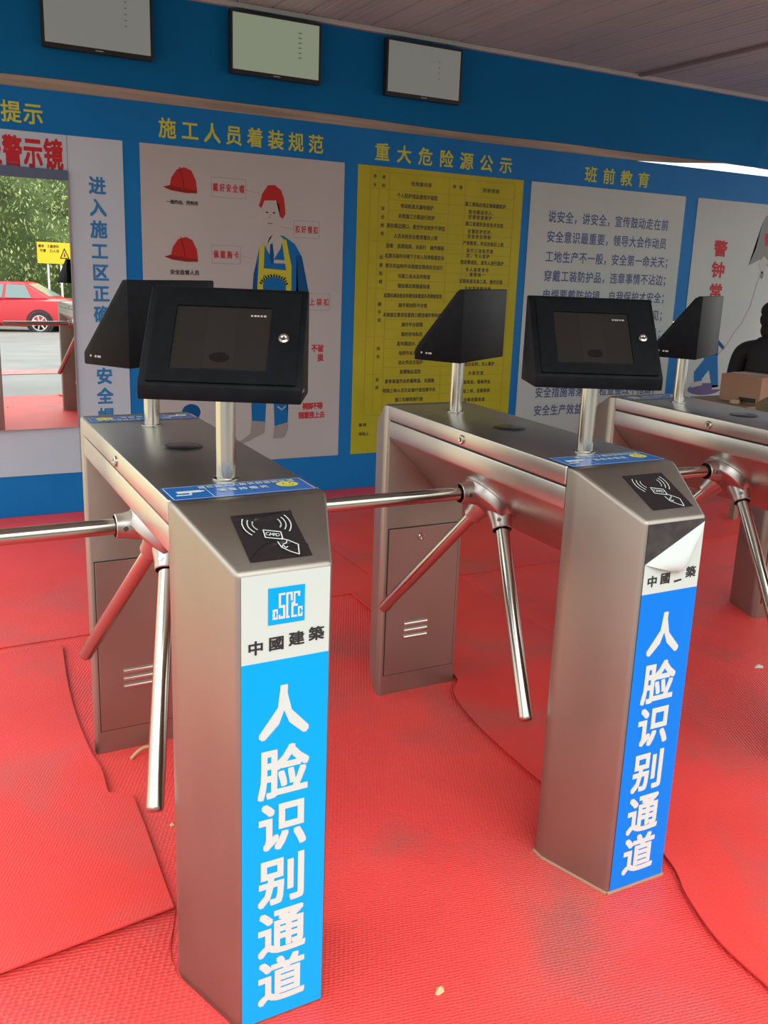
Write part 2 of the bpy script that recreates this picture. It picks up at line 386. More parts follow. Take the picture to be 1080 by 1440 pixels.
# label boxes with leader lines: (x0,x1,z0,z1,text)
LB = [(1.118,1.318,1.765,1.870,'戴好安全帽',[(1.318,1.815),(1.402,1.800)]),
      (1.118,1.285,1.402,1.502,'佩戴胸卡',[(1.285,1.452),(1.362,1.435)]),
      (1.612,1.775,1.568,1.665,'扣好领扣',[(1.612,1.615),(1.525,1.625)]),
      (1.665,1.852,1.145,1.245,'系上袋扣',[(1.665,1.20),(1.60,1.21)])]
for x0,x1,z0,z1,t,ld in LB:
    p = Print(fr); p.line([(x0,z0),(x1,z0),(x1,z1),(x0,z1)], .004, closed=True); p.line(ld, .004); p.done('callout_box', M['line_grey'], e)
for q in ([(1.56,.55),(1.66,.545)], [(1.24,.335),(1.36,.36)]):
    p = Print(fr); p.line(q, .004); p.done('leader_line', M['line_grey'], e)
p = Print(fr)
for x0,x1,z0,z1,t,ld in LB: p.row(t, x0+.024, x1-.024, (z0+z1)/2, .046, .02, w=(x1-x0-.03)/len(t)*.9)
p.row('裤脚不得', 1.700, 1.80, .556, .046, .03, w=.038); p.row('随意挽上去', 1.675, 1.815, .500, .046, .03, w=.038)
p.row('不破', 1.755, 1.797, .915, .05, .03, w=.04); p.row('损', 1.797, 1.8, .858, .05, .03, w=.04); p.text('鞋', 1.236, .36, .042, .05, .03)
p.done('label_lettering', M['red_ink'], e)
# the worker
p = Print(fr); X = lambda pts, mi, ee=None: p.poly(pts, mi, ee)
X([(1.35,.86),(1.34,1.02),(1.365,1.35),(1.40,1.50),(1.47,1.57),(1.545,1.575),(1.62,1.53),(1.665,1.46),(1.715,1.24),(1.70,1.14),(1.65,.98),(1.60,.90),(1.58,.70),(1.585,.46),(1.50,.44),(1.485,.80),(1.455,.80),(1.44,.47),(1.355,.48)], 0)
X([(1.34,1.02),(1.365,1.35),(1.385,1.42),(1.385,1.05),(1.36,.95)], 1, .0013)
X([(1.632,1.47),(1.665,1.46),(1.715,1.24),(1.70,1.14),(1.65,1.0),(1.63,1.10),(1.645,1.25)], 1, .0013)
X([(1.435,1.50),(1.42,1.60),(1.41,1.70),(1.425,1.76),(1.50,1.775),(1.53,1.72),(1.525,1.66),(1.49,1.59)], 2, .0014)     # face
X([(1.395,1.735),(1.41,1.72),(1.43,1.765),(1.50,1.77),(1.52,1.74),(1.525,1.68),(1.545,1.67),(1.558,1.70),(1.55,1.78),(1.53,1.83),(1.49,1.855),(1.45,1.85),(1.415,1.80),(1.405,1.76)], 3, .0016)  # hood/helmet
X([(1.44,1.50),(1.46,1.56),(1.50,1.59),(1.545,1.56),(1.53,1.50),(1.49,1.44),(1.465,1.46)], 2, .0014)
X([(1.465,1.52),(1.48,1.53),(1.49,1.46),(1.478,1.40),(1.462,1.45)], 1, .0017)                                              # tie
zq = 0
for q in ([(1.40,1.50),(1.432,1.53),(1.415,1.08),(1.378,1.08)], [(1.535,1.56),(1.565,1.55),(1.60,1.40),(1.60,1.08),(1.565,1.08),(1.565,1.38)],
          [(1.40,1.385),(1.585,1.375),(1.585,1.335),(1.40,1.345)], [(1.385,1.14),(1.60,1.15),(1.60,1.08),(1.375,1.085)]): X(q, 4, .0018+zq); zq += .0001
p.arc((1.49,1.27), .088, .2, math.pi-.2, .016, 4, e=.0024, ry=.075)
X([(1.355,.48),(1.44,.47),(1.435,.40),(1.31,.345),(1.27,.35),(1.345,.40)], 5, .0015); X([(1.50,.44),(1.585,.46),(1.59,.42),(1.565,.365),(1.49,.36)], 5, .0015)
p.ell((1.445,1.70), .008, .005, 6, 10, .0017); p.ell((1.488,1.70), .008, .005, 6, 10, .0017)
p.line([(1.45,1.64),(1.48,1.638)], .004, 6, .0017); p.line([(1.466,1.69),(1.460,1.665)], .003, 6, .0017)
p.line([(1.37,.60),(1.42,.59)], .01, 7, .0017); p.line([(1.52,.56),(1.545,.54),(1.57,.56)], .008, 7, .0017); p.rect(1.49,1.415,1.56,1.435,7,.0016)
p.done('worker_picture', [M['uniform_print'], M['uniform_dark'], M['skin_print'], M['helmet_red'], M['vest_print'], M['shoe_print'], M['ink'], M['bell_light']], e)
p = Print(fr); p.ell((.985,.545), .055, .05); p.done('emblem_picture', M['uniform_dark'], e)
# hazard table
e, fr = board('hazard_table_poster', 2.020, 3.235, M['poster_yellow'], 'yellow hazard table poster with rows of small dark text')
ROWS = ['个人防护用品使用不规范','电动机具无漏电保护','未按施工方案进行防护','高处临边洞口、悬空作业防护不到位','人员未经安全教育擅自上岗','违章 违规指挥、未执行 操作规程','起重吊装时吊物下方有人员停留或走动',
        '塔吊吊运构件未按规定路线安全运行','吊索工具未及时检查','钢丝绳达到报废标准','起重机械设备没有限位装置或失灵继续使用','脚手架材料不合格','未按规定要求设置剪刀撑连墙件等构造',
        '操作平台超载','临时用电私拉','配电箱进水、漏电','电焊作业无防护','动火作业无监护','易燃物品混放','夏季高温作业防暑降温、无措施','特殊工种人员无证操作或违章作业','施工车辆带病行驶','消防器材配备不足']
RIGHT = ['施工现场必须正确佩戴防护','配电箱设专人、定期检查维护','施工前做好安全技术交底','设置防护栏杆、挂设安全网格','严格教育、考试合格后上岗','执行三违处罚规定、专人监护','划定警戒区、派专人进行监护',
         '专人指挥信号、清楚统一','定期检查吊具工具、做好记录','及时更换钢丝绳、严禁使用','每班前检查限位、保持灵敏','材料进场严格验收','按照方案搭设验收','限载挂牌','电工专人负责','设置防雨、接地','佩戴防护用品','办理动火证明、专人看护','分类存放','发放药品、错峰作业','持证上岗、定期培训','车辆定期检查','按规定配备']
zt = lin(1.855, .515, len(ROWS))
p = Print(fr)
for i, (a, b, z) in enumerate(zip(ROWS, RIGHT, zt)):
    n = len(a); hw = min(.215, n*.0132); h = .030
    p.row(a, 2.435-hw+.013, 2.435+hw-.013, z, h, .025, w=2*hw/n*.98)
    n = len(b)
    if i % 2 == 0 or i > 10: hw = n*.0122; p.row(b, 2.945-hw, 2.945+hw, z-.018, h*.95, .03, w=.0245)
    else:
        k = n//2+1; p.row(b[:k], 2.945-.115, 2.945-.115+k*.026, z-.004, .028, .03, w=.025); p.row(b[k:], 2.945-.115, 2.945-.115+(n-k)*.026, z-.036, .028, .03, w=.025)
p.row('序号', 2.135, 2.135, 1.955, .024, .02, v1=1.905); p.row('类别', 2.195, 2.195, 1.955, .024, .02, v1=1.905)
p.row('危险源内容', 2.40, 2.52, 1.93, .028, .02); p.row('等级', 2.70, 2.75, 1.935, .024, .02); p.row('控制措施', 2.93, 3.03, 1.93, .028, .02)
for zc, t in ((1.70,'安全教育'),(1.41,'起重机械'),(1.12,'脚手架'),(.84,'用电'),(.64,'其他')):
    for i, ch in enumerate(t): p.text(ch, 2.195, zc-.05*i+.07, .026, .026, .02)
p.row('编制', 2.085, 2.115, .42, .024, .03); p.row('审批人', 2.085, 2.135, .36, .024, .03)
p.done('table_lettering', M['table_ink'], e)
p = Print(fr)
for z in [1.985, 1.885]+[ (a+b)/2 for a, b in zip(zt, zt[1:])]+[.48]: p.line([(2.105 if z in (1.985,1.885,.48) else 2.235, z), (3.165, z)], .003)
for z in (1.575, 1.285, .985, .745): p.line([(2.105, z), (2.235, z)], .003)
for x in (2.105, 2.165, 2.235, 2.665, 2.785, 3.165): p.line([(x, .48), (x, 1.985)], .003)
p.done('table_lines', M['table_line'], e)
# education poster
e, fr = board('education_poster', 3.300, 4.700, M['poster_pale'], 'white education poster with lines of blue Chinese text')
LINES = ['说安全，讲安全，宣传鼓动走在前','安全意识最重要，领导大会作动员','工地生产不一般，安全第一命关天；','穿戴工装防护品，违章事情不沾边；','电焊要戴防护镜，自我保护才安全；','工地鞋帽无不穿，不让事故伤眼见；',
         '高空作业系好带，牢固可靠才过关；','班前会议天天开，安全交底记心间；','三级教育天天抓，遵章守纪不违犯；','安全措施常落实，检查整改不拖延；','安全生产效益好，平安回家人人欢。']
p = Print(fr)
zz = [1.800, 1.668, 1.535, 1.405, 1.275, 1.145, 1.01, .865, .725, .590, .460]
for t, z in zip(LINES, zz): p.row(t, 3.490, 3.490+.0735*(len(t)-1), z, .082, .015, w=.070)
p.done('verse_lettering', M['navy_ink'], e)
# bell poster
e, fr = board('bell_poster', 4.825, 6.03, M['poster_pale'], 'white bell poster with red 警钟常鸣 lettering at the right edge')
p = Print(fr)
for ch, z in zip('警钟常鸣', (1.66,1.50,1.335,1.17)): p.text(ch, 5.115, z, .145, .125, .03)
p.done('bell_lettering', M['red_ink'], e)
p = Print(fr)
Z = lambda pts: [(x, z+.125) for x, z in pts]
p.poly(Z([(5.44,1.42),(5.50,1.55),(5.535,1.74),(5.57,1.80),(5.64,1.835),(5.72,1.82),(5.77,1.76),(5.80,1.55),(5.86,1.42),(5.76,1.46),(5.66,1.42),(5.56,1.47)]), 0)
p.poly(Z([(5.55,1.44),(5.60,1.50),(5.66,1.46),(5.63,1.38),(5.60,1.36)]), 1, .0015); p.ell((5.605,1.475), .018, .03, 0, 12, .0015)
p.line([(5.59,1.49),(5.56,1.40),(5.52,1.232),(5.45,1.10),(5.363,1.006),(5.287,.893),(5.196,.826),(5.09,.79)], .010, 2)
p.ell((5.12,.572), .185, .048, 4, 24, .0011)
for k, q in enumerate(([(5.06,.72),(5.235,.76),(5.22,.85),(5.08,.84)], [(5.085,.66),(5.16,.74),(5.08,.81),(4.985,.71)], [(5.00,.61),(5.075,.615),(5.085,.68),(4.985,.71)], [(5.20,.58),(5.27,.585),(5.235,.77),(5.13,.77)])): p.poly(q, 3, .0013+k*.0001)
p.poly([(4.965,.625),(5.07,.64),(5.09,.605),(4.97,.585)], 5, .0016); p.poly([(5.20,.60),(5.29,.60),(5.30,.565),(5.20,.565)], 5, .0016)
p.poly([(5.07,.84),(5.09,.98),(5.15,1.03),(5.21,.99),(5.225,.84)], 6, .0013); p.ell((5.15,1.08), .042, .05, 5, 18, .0015); p.line([(5.19,.96),(5.27,.90)], .03, 6, .0014)
p.done('bell_picture', [M['bell_print'], M['bell_light'], M['line_grey'], M['uniform_print'], M['violet_print'], M['skin_print'], M['uniform_dark']], e)
p = Print(fr); p.row('警示', 5.63, 5.72, 1.75, .10, .03); p.done('bell_mark', M['red_ink'], e)

# ------------------------------------------------------------------ wall screens
def monitor(x0, x1, z0, z1, sm, label, marks):
    cx = (x0+x1)/2; e = empty('wall_monitor', (cx, YW-.012, z0)); tag(e, label, 'screen', 'monitors on the blue banner')
    w, h = x1-x0, z1-z0; b = .013
    bm = bmesh.new(); y = -.062
    add_box(bm, -w/2, w/2, y, -.022, 0, h, .004)
    finish('casing', bm, M['tv'], e)
    bm = bmesh.new()
    for q in ((-w/2, w/2, 0, .022), (-w/2, w/2, h-b, h), (-w/2, -w/2+b, .0225, h-b-.0005), (w/2-b, w/2, .0225, h-b-.0005)): add_box(bm, q[0], q[1], y-.006, y, q[2], q[3], .0015)
    finish('bezel', bm, M['tv'], e)
    finish('display', box(-w/2+b, w/2-b, y-.0025, y-.0002, .0225, h-b), sm, e)
    for u, v, ww in marks:
        p = Print(((0, y-.0025, 0), (1,0,0), (0,0,1), (0,-1,0)), .0006); p.rect(u*w, v*h, u*w+ww, v*h+.007); p.done('screen_line', M['screen_ink'], e)
    p = Print(((0, y-.006, 0), (1,0,0), (0,0,1), (0,-1,0)), .0005); p.rect(-.02, .008, .02, .013); p.done('badge', M['edge_grey'], e)
    finish('wall_bracket', box(-.09, .09, -.0215, 0, h*.3, h*.7), M['tv'], e)
monitor(.256, .796, 2.413, 2.728, M['screen_grey'], 'wall monitor with pale grey screen, leftmost, cut by the top edge', [(.24,.90-.09*i,.012) for i in range(6)])
monitor(1.209, 1.736, 2.412, 2.730, M['screen_green'], 'wall monitor with pale green screen, the middle one over the dress code title', [(.24,.78-.08*i,.02) for i in range(6)])
monitor(2.150, 2.668, 2.410, 2.724, M['screen_dim'], 'wall monitor with dim whitish screen, the right one over the hazard table', [(.18,.70-.1*i,.012) for i in range(4)])

# ------------------------------------------------------------------ turnstiles
OX, OY = .149, .660          # local centre of the base
Lc = lambda x, y, z: (x-OX, y-OY, z)
W_ = .298; S_ = .174; TP = .062; H1 = .917; LEN = 1.321
def pillar_bm(back=False):
    bm = bmesh.new()
    pts = [(0,.208),(0,S_),(TP,0),(W_-TP,0),(W_,S_),(W_,.208)]; top = [1,1,H1,H1,1,1]
    f = (lambda p: (p[0], LEN-p[1])) if back else (lambda p: p)
    A = [bm.verts.new(Lc(*f(p), 0)) for p in pts]; B = [bm.verts.new(Lc(*f(p), z)) for p, z in zip(pts, top)]; n = 6
    bm.faces.new(A); bm.faces.new((B[0],B[1],B[4],B[5])); bm.faces.new((B[1],B[2],B[3],B[4]))
    for i in range(n): bm.faces.new((A[i],A[(i+1)%n],B[(i+1)%n],B[i]))
    bmesh.ops.recalc_face_normals(bm, faces=bm.faces)
    es = [e for e in bm.edges if not (e.verts[0].co.z < .001 and e.verts[1].co.z < .001)]
    bmesh.ops.bevel(bm, geom=es, offset=.009, segments=3, affect='EDGES', profile=.5)
    return bm
AL = .805
AX = Vector((-math.cos(AL), 0, -math.sin(AL)))
def arm_dirs():
    a = Vector((-1,0,0)); return [Matrix.Rotation(2*math.pi/3*k, 3, AX) @ a for k in range(3)]
APEX = Vector(Lc(.112, .645, .830))
def make_turnstile():
    root = empty('turnstile_gate')
    finish('front_pillar', pillar_bm(), M['steel'], root, smooth=True)
    bp = finish('back_pillar', pillar_bm(True), M['steel'], root, smooth=True)
    # beam body between the pillars: vertical side, then an inclined underside that carries the rotor
    bm = bmesh.new(); sec = [(.002,.951),(.002,.898),(.200,.698),(.296,.698),(.296,.951)]
    add_prism(bm, sec, lambda p, t: Lc(p[0], t, p[1]), .2085, LEN-.2085, .004, 2); finish('beam_body', bm, M['steel_cover'], root, smooth=True)
    finish('gap_strip', box(.008-OX, .290-OX, .2085-OY, LEN-.2085-OY, .9512, .9548), M['dark_gap'], root)
    cv = finish('top_cover', box(-OX, W_-OX, .2082-OY, LEN-.2082-OY, .955, 1.0, .004, 3), M['steel_cover'], root, smooth=True)
    bm = bmesh.new(); add_lathe(bm, Lc(-.0002,.667,.975), (-1,0,0), [(-.002,.013),(.003,.013),(.005,.011),(.005,.007),(.003,.006),(.003,0)], 20)
    k = finish('lock', bm, M['chrome'], cv, smooth=True)
    finish('keyhole', box(-.0045-OX, -.0038-OX, .6655-OY, .6685-OY, .970, .980), M['dark_gap'], k)
    bm = bmesh.new(); add_lathe(bm, Lc(.150,.662,1.0), (0,0,1), [(0,.046),(.0022,.046),(.003,.043),(.003,0)], 32); finish('cover_disc', bm, M['glass_black'], root, smooth=True)
    # access door on the inner face of the back pillar
    yi = LEN-.208; bm = bmesh.new()
    add_box(bm, .014-OX, .284-OX, yi-.0015-OY, yi-.0002-OY, .070, .593); finish('door_gap', bm, M['dark_gap'], bp)
    d = finish('access_door', box(.0165-OX, .2815-OX, yi-.004-OY, yi-.0017-OY, .0725, .5905, .001), M['steel'], bp)
    for z in (.252, .228, .204):
        bm = bmesh.new(); add_tube(bm, Lc(.083, yi-.0045, z), Lc(.172, yi-.0045, z), .0068, n=12); finish('louvre', bm, M['louvre'], bp, smooth=True)
    bm = bmesh.new(); add_lathe(bm, Lc(.135, yi-.004, .556), (0,-1,0), [(0,.012),(.004,.012),(.006,.009),(.004,.005),(.004,0)], 18); finish('lock', bm, M['chrome'], bp, smooth=True)
    # rotor and arms
    pc = APEX + AX*.031
    bm = bmesh.new()
    add_lathe(bm, pc, AX, [(-.004,.088),(.003,.088),(.004,.085),(.028,.082),(.031,.079),(.036,.046),(.037,.043),(.037,0)], 40)
    for dv in arm_dirs():
        add_lathe(bm, APEX+dv*.045, dv, [(0,.036),(.030,.036),(.060,.029),(.077,.028),(.079,.026)], 20)
    rot = finish('rotor_hub', bm, M['cast'], root, smooth=True)
    for dv in arm_dirs():
        bm = bmesh.new(); q = APEX+dv*.105; s = dv.cross(AX).normalized()
        add_tube(bm, q-s*.03, q+s*.03, .006, n=12); finish('hinge_pin', bm, M['chrome'], rot, smooth=True)
    for dv in arm_dirs():
        bm = bmesh.new()
        add_lathe(bm, APEX+dv*.118, dv, [(0,.0185),(.515,.0185),(.520,.0175),(.523,.014),(.524,0)], 24)
        finish('arm', bm, M['chrome'], root, smooth=True)
    return root
gate = make_turnstile()
def place(o, x, y, a, label):
    c, s = math.cos(a), math.sin(a)
    o.location = (x+OX*c-OY*s, y+OX*s+OY*c, 0); o.rotation_euler = (0,0,a)
    tag(o, label, 'turnstile', 'tripod turnstiles in a row')
G1 = gate; G2 = copy_tree(gate); G3 = copy_tree(gate); G4 = copy_tree(gate)
place(G1, 0, 0, .0107, 'stainless turnstile nearest the camera with cyan 人脸识别通道 label')
place(G2, .9016, .0024, -.0079, 'stainless turnstile in the middle with a peeling label and deep blue front')
place(G3, 1.8246, -.0072, 0, 'stainless turnstile right of the middle one, cut by the right edge')
place(G4, 2.735, -.010, 0, 'stainless turnstile farthest right, only its back pillar showing past the third')

FRONT = (Lc(0, 0, 0), (1,0,0), (0,0,1), (0,-1,0))
SN = Vector((0, -(1-H1), S_)).normalized(); SV = Vector((0, S_, 1-H1)).normalized()
SLANT = (Lc(0, 0, H1), (1,0,0), SV, SN)
TOP = (Lc(0, 0, 1.0), (1,0,0), (0,1,0), (0,0,1))
LISHU = '中國建築'
def front_label(g, blue, ztop, peeled, dz):
    p = Print(FRONT, .0012); p.rect(.069, .752, .2315, ztop) if not peeled else p.poly([(.069,.752),(.2315,.752),(.2315,.905),(.069,.822)])
    o = p.done('white_label', M['sticker_white'], g)
    p = Print(FRONT, .0012); p.rect(.069, .006, .2315, .752); o2 = p.done('blue_label', blue, g)
    p = Print(FRONT, .0018)
    for i, ch in enumerate(LISHU):
        if peeled and i == 2: p.poly([(.158,.775),(.180,.777),(.182,.773),(.160,.770)]); continue
        p.text(ch, .0945+.0375*i, .781+.003*i, .030, .027, .028)
    p.done('company_lettering', M['ink'], o)
    p = Print(FRONT, .0018)
    zs = [.652, .533, .424, .308, .196, .088]
    for ch, z in zip('人脸识别通道', zs): p.text(ch, .1475, z+dz, .098, .105, .027)
    p.done('vertical_lettering', M['white_print'], o2)
    return o
def logo(par):
    p = Print(FRONT, .0018); p.rect(.1165, .8185, .184, .886, 0)
    lay = [.0022]
    def B(x0, y0, x1, y1):
        lay[0] += .00004; p.rect(.1165+x0*.0675, .8185+y0*.0675, .1165+x1*.0675, .8185+y1*.0675, 1, lay[0])
    # small c
    B(.12,.14,.26,.20); B(.12,.20,.18,.42); B(.12,.36,.26,.42); B(.22,.28,.26,.36); B(.22,.20,.26,.26)
    # tall S
    B(.28,.14,.46,.21); B(.40,.14,.46,.50); B(.28,.44,.46,.51); B(.28,.44,.34,.84); B(.28,.78,.46,.84); B(.28,.14,.33,.26)
    # tall C as an arch
    B(.48,.14,.54,.84); B(.48,.78,.66,.84); B(.48,.14,.58,.20); B(.60,.60,.66,.84)
    # E
    B(.62,.14,.68,.56); B(.62,.14,.78,.20); B(.62,.44,.80,.50); B(.68,.78,.86,.84); B(.68,.50,.73,.84); B(.80,.70,.86,.84)
    # small c right
    B(.80,.14,.93,.20); B(.80,.20,.85,.42); B(.80,.36,.93,.42); B(.89,.20,.93,.26); B(.89,.30,.93,.42)
    p.done('company_logo', [M['cyan'], M['white_print']], par)
def reader(g, u0, u1, v0, v1, wrinkle):
    # v measured along the slanted face
    bm = bmesh.new(); P = Print(SLANT); nu, nv = 30, 44; G = []
    for j in range(nv+1):
        r = []
        for i in range(nu+1):
            a, b = i/nu, j/nv; h = .0012
            if wrinkle: h += .0034*math.exp(-((b-.86-.10*(a-.5)**2*4)/.035)**2)+.0036*math.exp(-((b-.34+.9*(a-.62)**2)/.035)**2)
            r.append(bm.verts.new(P.P(u0+(u1-u0)*a-.004*b*0, v0+(v1-v0)*b, h)))
        G.append(r)
    for j in range(nv):
        for i in range(nu): bm.faces.new((G[j][i],G[j][i+1],G[j+1][i+1],G[j+1][i]))
    o = finish('card_reader_sticker', bm, M['reader'], g, smooth=True, keep=True)
    p = Print(SLANT, .0052 if wrinkle else .002); du, dv = u1-u0, v1-v0
    U = lambda a: u0+du*a
    Vv = lambda b: v0+dv*b
    for r in (.16,.24,.32):
        p.arc((U(.43),Vv(.72)), r*du, math.radians(150), math.radians(222), .0022)
        p.arc((U(.57),Vv(.72)), r*du, math.radians(-42), math.radians(30), .0022)
    cardp = [(.40,.60),(.66,.52),(.64,.36),(.38,.44)]
    p.line([(U(a),Vv(b)) for a,b in cardp], .002, closed=True)
    p.line([(U(a),Vv(b)) for a,b in [(.62,.38),(.70,.34),(.84,.22),(.78,.02),(.66,.10),(.56,.20),(.54,.32)]], .002)
    p.line([(U(a),Vv(b)) for a,b in [(.70,.34),(.66,.27),(.60,.26)]], .0018); p.line([(U(a),Vv(b)) for a,b in [(.56,.20),(.60,.24),(.62,.18),(.66,.20)]], .0018)
    for ch, a, b in zip('CARD', (.44,.49,.545,.595), (.545,.53,.515,.50)): p.text(ch, U(a), Vv(b)-.004, .011, .012, .01)
    p.done('card_symbol', M['white_print'], o)
def top_sticker(g, flip=False):
    fr = TOP if not flip else (Lc(W_, LEN, 1.0), (-1,0,0), (0,-1,0), (0,0,1))
    p = Print(fr, .0008); p.rect(.006, .192 if not flip else .212, .290, .292); o = p.done('notice_sticker', M['top_blue'], g)
    # nudge: sticker lies on the cover just behind the slanted face
    p = Print(fr, .0014); y0, y1 = (.197, .286) if not flip else (.217, .286)
    p.line([(.011,y0),(.285,y0),(.285,y1),(.011,y1)], .0016, closed=True)
    p.line([(.086,y0),(.086,y1)], .0012)
    p.row('您已进入人脸识别监控区域', .082, .262, .272, .017, .02, w=.0145); p.row('请保持微笑', .112, .196, .240, .020, .02, w=.017)
    p.poly([(.028,.238),(.074,.240),(.074,.254),(.028,.254)]); p.poly([(.074,.243),(.080,.243),(.080,.251),(.074,.251)]); p.poly([(.048,.228),(.053,.228),(.053,.239),(.048,.239)]); p.poly([(.022,.222),(.050,.222),(.050,.229),(.022,.229)])
    p.done('notice_lettering', M['white_print'], o)
    p = Print(fr, .0014); p.ell((.246,.246), .022, .020); o3 = p.done('smiley_face', M['smile'], o)
    p = Print(fr, .002); p.ell((.239,.251), .0022, .003, n=10); p.ell((.253,.251), .0022, .003, n=10); p.arc((.246,.246), .012, math.radians(200), math.radians(340), .0015); p.done('smile_lines', M['ink'], o3)
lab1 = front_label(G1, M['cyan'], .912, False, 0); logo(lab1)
reader(G1, .093, .207, .024, .146, True)
top_sticker(G1); top_sticker(G1, True)
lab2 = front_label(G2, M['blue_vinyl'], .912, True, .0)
reader(G2, .106, .224, .034, .155, False)
top_sticker(G2)
top_sticker(G3, True)
# peeled corner on the middle turnstile: dark adhesive left bare, the vinyl curling forward and down
p = Print(FRONT, .0011); p.poly([(.069,.822),(.2315,.905),(.2315,.912),(.069,.912)]); p.done('bare_adhesive', M['adhesive'], G2)
bm = bmesh.new(); P = Print(FRONT); rows = []
for i in range(13):
    t = i/12; fu, fv = .069+(.2315-.069)*t, .822+(.905-.822)*t        # fold line
    r = []
    for j in range(9):
        s = j/8
        tu, tv = .172+.052*t-.035*(1-t), .797+.004*t
        tipu, tipv = (fu*(1-s)+(.168+.035*(t-.3))*s), (fv*(1-s)+(.797+.035*t*t)*s)
        out = .0016+.020*math.sin(math.pi*min(1, s*.75))*(.35+.65*math.sin(math.pi*min(1,t*.9+.08)))
        r.append(bm.verts.new(P.P(tipu, tipv, out)))
    rows.append(r)
for a, b in zip(rows, rows[1:]):
    for j in range(8): bm.faces.new((a[j], b[j], b[j+1], a[j+1]))
sh = bmesh.ops.extrude_face_region(bm, geom=list(bm.faces))
for v in [g for g in sh['geom'] if isinstance(g, bmesh.types.BMVert)]: v.co.y -= .0006
finish('peeled_flap', bm, M['white_print'], G2, smooth=True)
# grout bead round the foot of the middle turnstile
bm = bmesh.new()
ring = [(0,.208),(0,S_),(TP,0),(W_-TP,0),(W_,S_)]
for a, b in zip(ring, ring[1:]): add_tube(bm, Lc(a[0], a[1], .001), Lc(b[0], b[1], .001), .0045, n=8)
finish('sealant_bead', bm, mat('old_sealant', (.34,.20,.12), .7), G2)

# ------------------------------------------------------------------ face terminals on their posts
TW, TH, TL, TA, TB, TD, TZ = .308, .206, .029, .069, .081, .016, .1645
def make_terminal():
    root = empty('face_terminal')
    # local: x right as seen by the person facing it, -y towards that person
    bm = bmesh.new(); add_tube(bm, (0,0,.0045), (0,0,TZ), .0195, n=28); post = finish('post', bm, M['chrome'], root, smooth=True)
    bm = bmesh.new(); add_lathe(bm, (0,0,0), (0,0,1), [(0,.027),(.003,.027),(.0042,.023),(.0042,0)], 28); finish('base_ring', bm, M['chrome'], root, smooth=True)
    prof = [(TB,0),(-TA,0),(-TA,TL),(TB-TD,TH),(TB,TH)]      # (y, z)
    bm = bmesh.new(); add_prism(bm, prof, lambda p, t: (t, p[0], TZ+p[1]), -TW/2, TW/2, .0035, 2)
    hs = finish('housing', bm, M['black'], root, smooth=True)
    # slanted door with a window
    A = Vector((0, -TA, TZ+TL)); B = Vector((0, TB-TD, TZ+TH)); V = (B-A); hgt = V.length; V.normalize(); N = Vector((1,0,0)).cross(V)
    if N.y > 0: N = -N
    def slab(u0, u1, v0, v1, e0, e1, bev=0):
        bm = bmesh.new(); add_prism(bm, [(u0,v0),(u1,v0),(u1,v1),(u0,v1)], lambda p, t: A+Vector((1,0,0))*p[0]+V*p[1]+N*t, e0, e1, bev); return bm
    wu0, wu1, wv0, wv1 = -.098, .086, .034, .176
    d0, d1, dv0, dv1 = -.138, .142, .006, hgt-.010
    bm = bmesh.new()
    for q in ((d0,d1,dv0,wv0),(d0,d1,wv1,dv1),(d0,wu0,wv0,wv1),(wu1,d1,wv0,wv1)):
        add_prism(bm, [(q[0],q[2]),(q[1],q[2]),(q[1],q[3]),(q[0],q[3])], lambda p, t: A+Vector((1,0,0))*p[0]+V*p[1]+N*t, .0003, .005)
    bmesh.ops.remove_doubles(bm, verts=bm.verts, dist=1e-5)
    door = finish('door_frame', bm, M['black'], root)
    win = finish('screen', slab(wu0+.0003, wu1-.0003, wv0+.0003, wv1-.0003, .0003, .0022), M['glass_black'], door)
    fr = (A, (1,0,0), V, N)
    p = Print(fr, .0026); p.rect(-.036, wv0+.004, .022, wv1-.004); p.done('reflection_band', M['glass_reflection'], win)  # upright band painted on the window to stand for a reflection in the glass
    p = Print(fr, .0030); p.ell((-.006, .062), .019, .011); p.done('reflection_oval', M['oval_reflection'], win)  # dark oval reflection in the window, painted on as a flat ellipse
    p = Print(fr, .0026)
    for i, w in enumerate((.004,.005,.004,.004,.005)): p.rect(.046+.0062*i, .156, .046+.0062*i+w, .160)
    p.done('small_mark', M['pale_print'], win)
    bm = bmesh.new(); c = A+Vector((.114,0,0))+V*.105
    add_lathe(bm, c+N*.004, N, [(0,.0115),(.005,.0115),(.008,.010),(.009,.006),(.0075,.004),(.0075,0)], 22); lk = finish('lock', bm, M['chrome'], door, smooth=True)
    bm = bmesh.new(); add_prism(bm, [(-.001,-.005),(.001,-.005),(.001,.005),(-.001,.005)], lambda q, t: c+N*.004+Vector((1,0,0))*q[0]+V*q[1]+N*t, .0078, .0085); finish('keyhole', bm, M['dark_gap'], lk)
    # little rivets / mark low on the side
    p = Print(((TW/2, 0, TZ), (0,1,0), (0,0,1), (1,0,0)), .0004)
    p.ell((-.045,.022), .003, .003, n=10); p.rect(-.032,.019,-.026,.024); p.rect(-.023,.019,-.012,.024); p.done('side_mark', M['pale_print'], hs)
    return root
T0 = make_terminal()
def put_terminal(o, x, y, a, label):
    o.location = (x, y, 1.0006); o.rotation_euler = (0,0,a); tag(o, label, 'face recognition terminal', 'black face terminals on steel posts')
tt = [T0]+[copy_tree(T0) for _ in range(4)]
put_terminal(tt[0], .145, .331, -.469, 'black face terminal with screen facing front on the nearest turnstile')
put_terminal(tt[1], 1.053, .331, -.404, 'black face terminal with screen facing front on the middle turnstile')
put_terminal(tt[2], .139, .957, 3.736, 'black face terminal at the back of the nearest turnstile, half hidden')
put_terminal(tt[3], 1.058, .956, 3.714, 'black face terminal seen from behind before the yellow hazard poster')
put_terminal(tt[4], 1.973, .948, 3.678, 'black face terminal seen from behind before the bell poster at right')

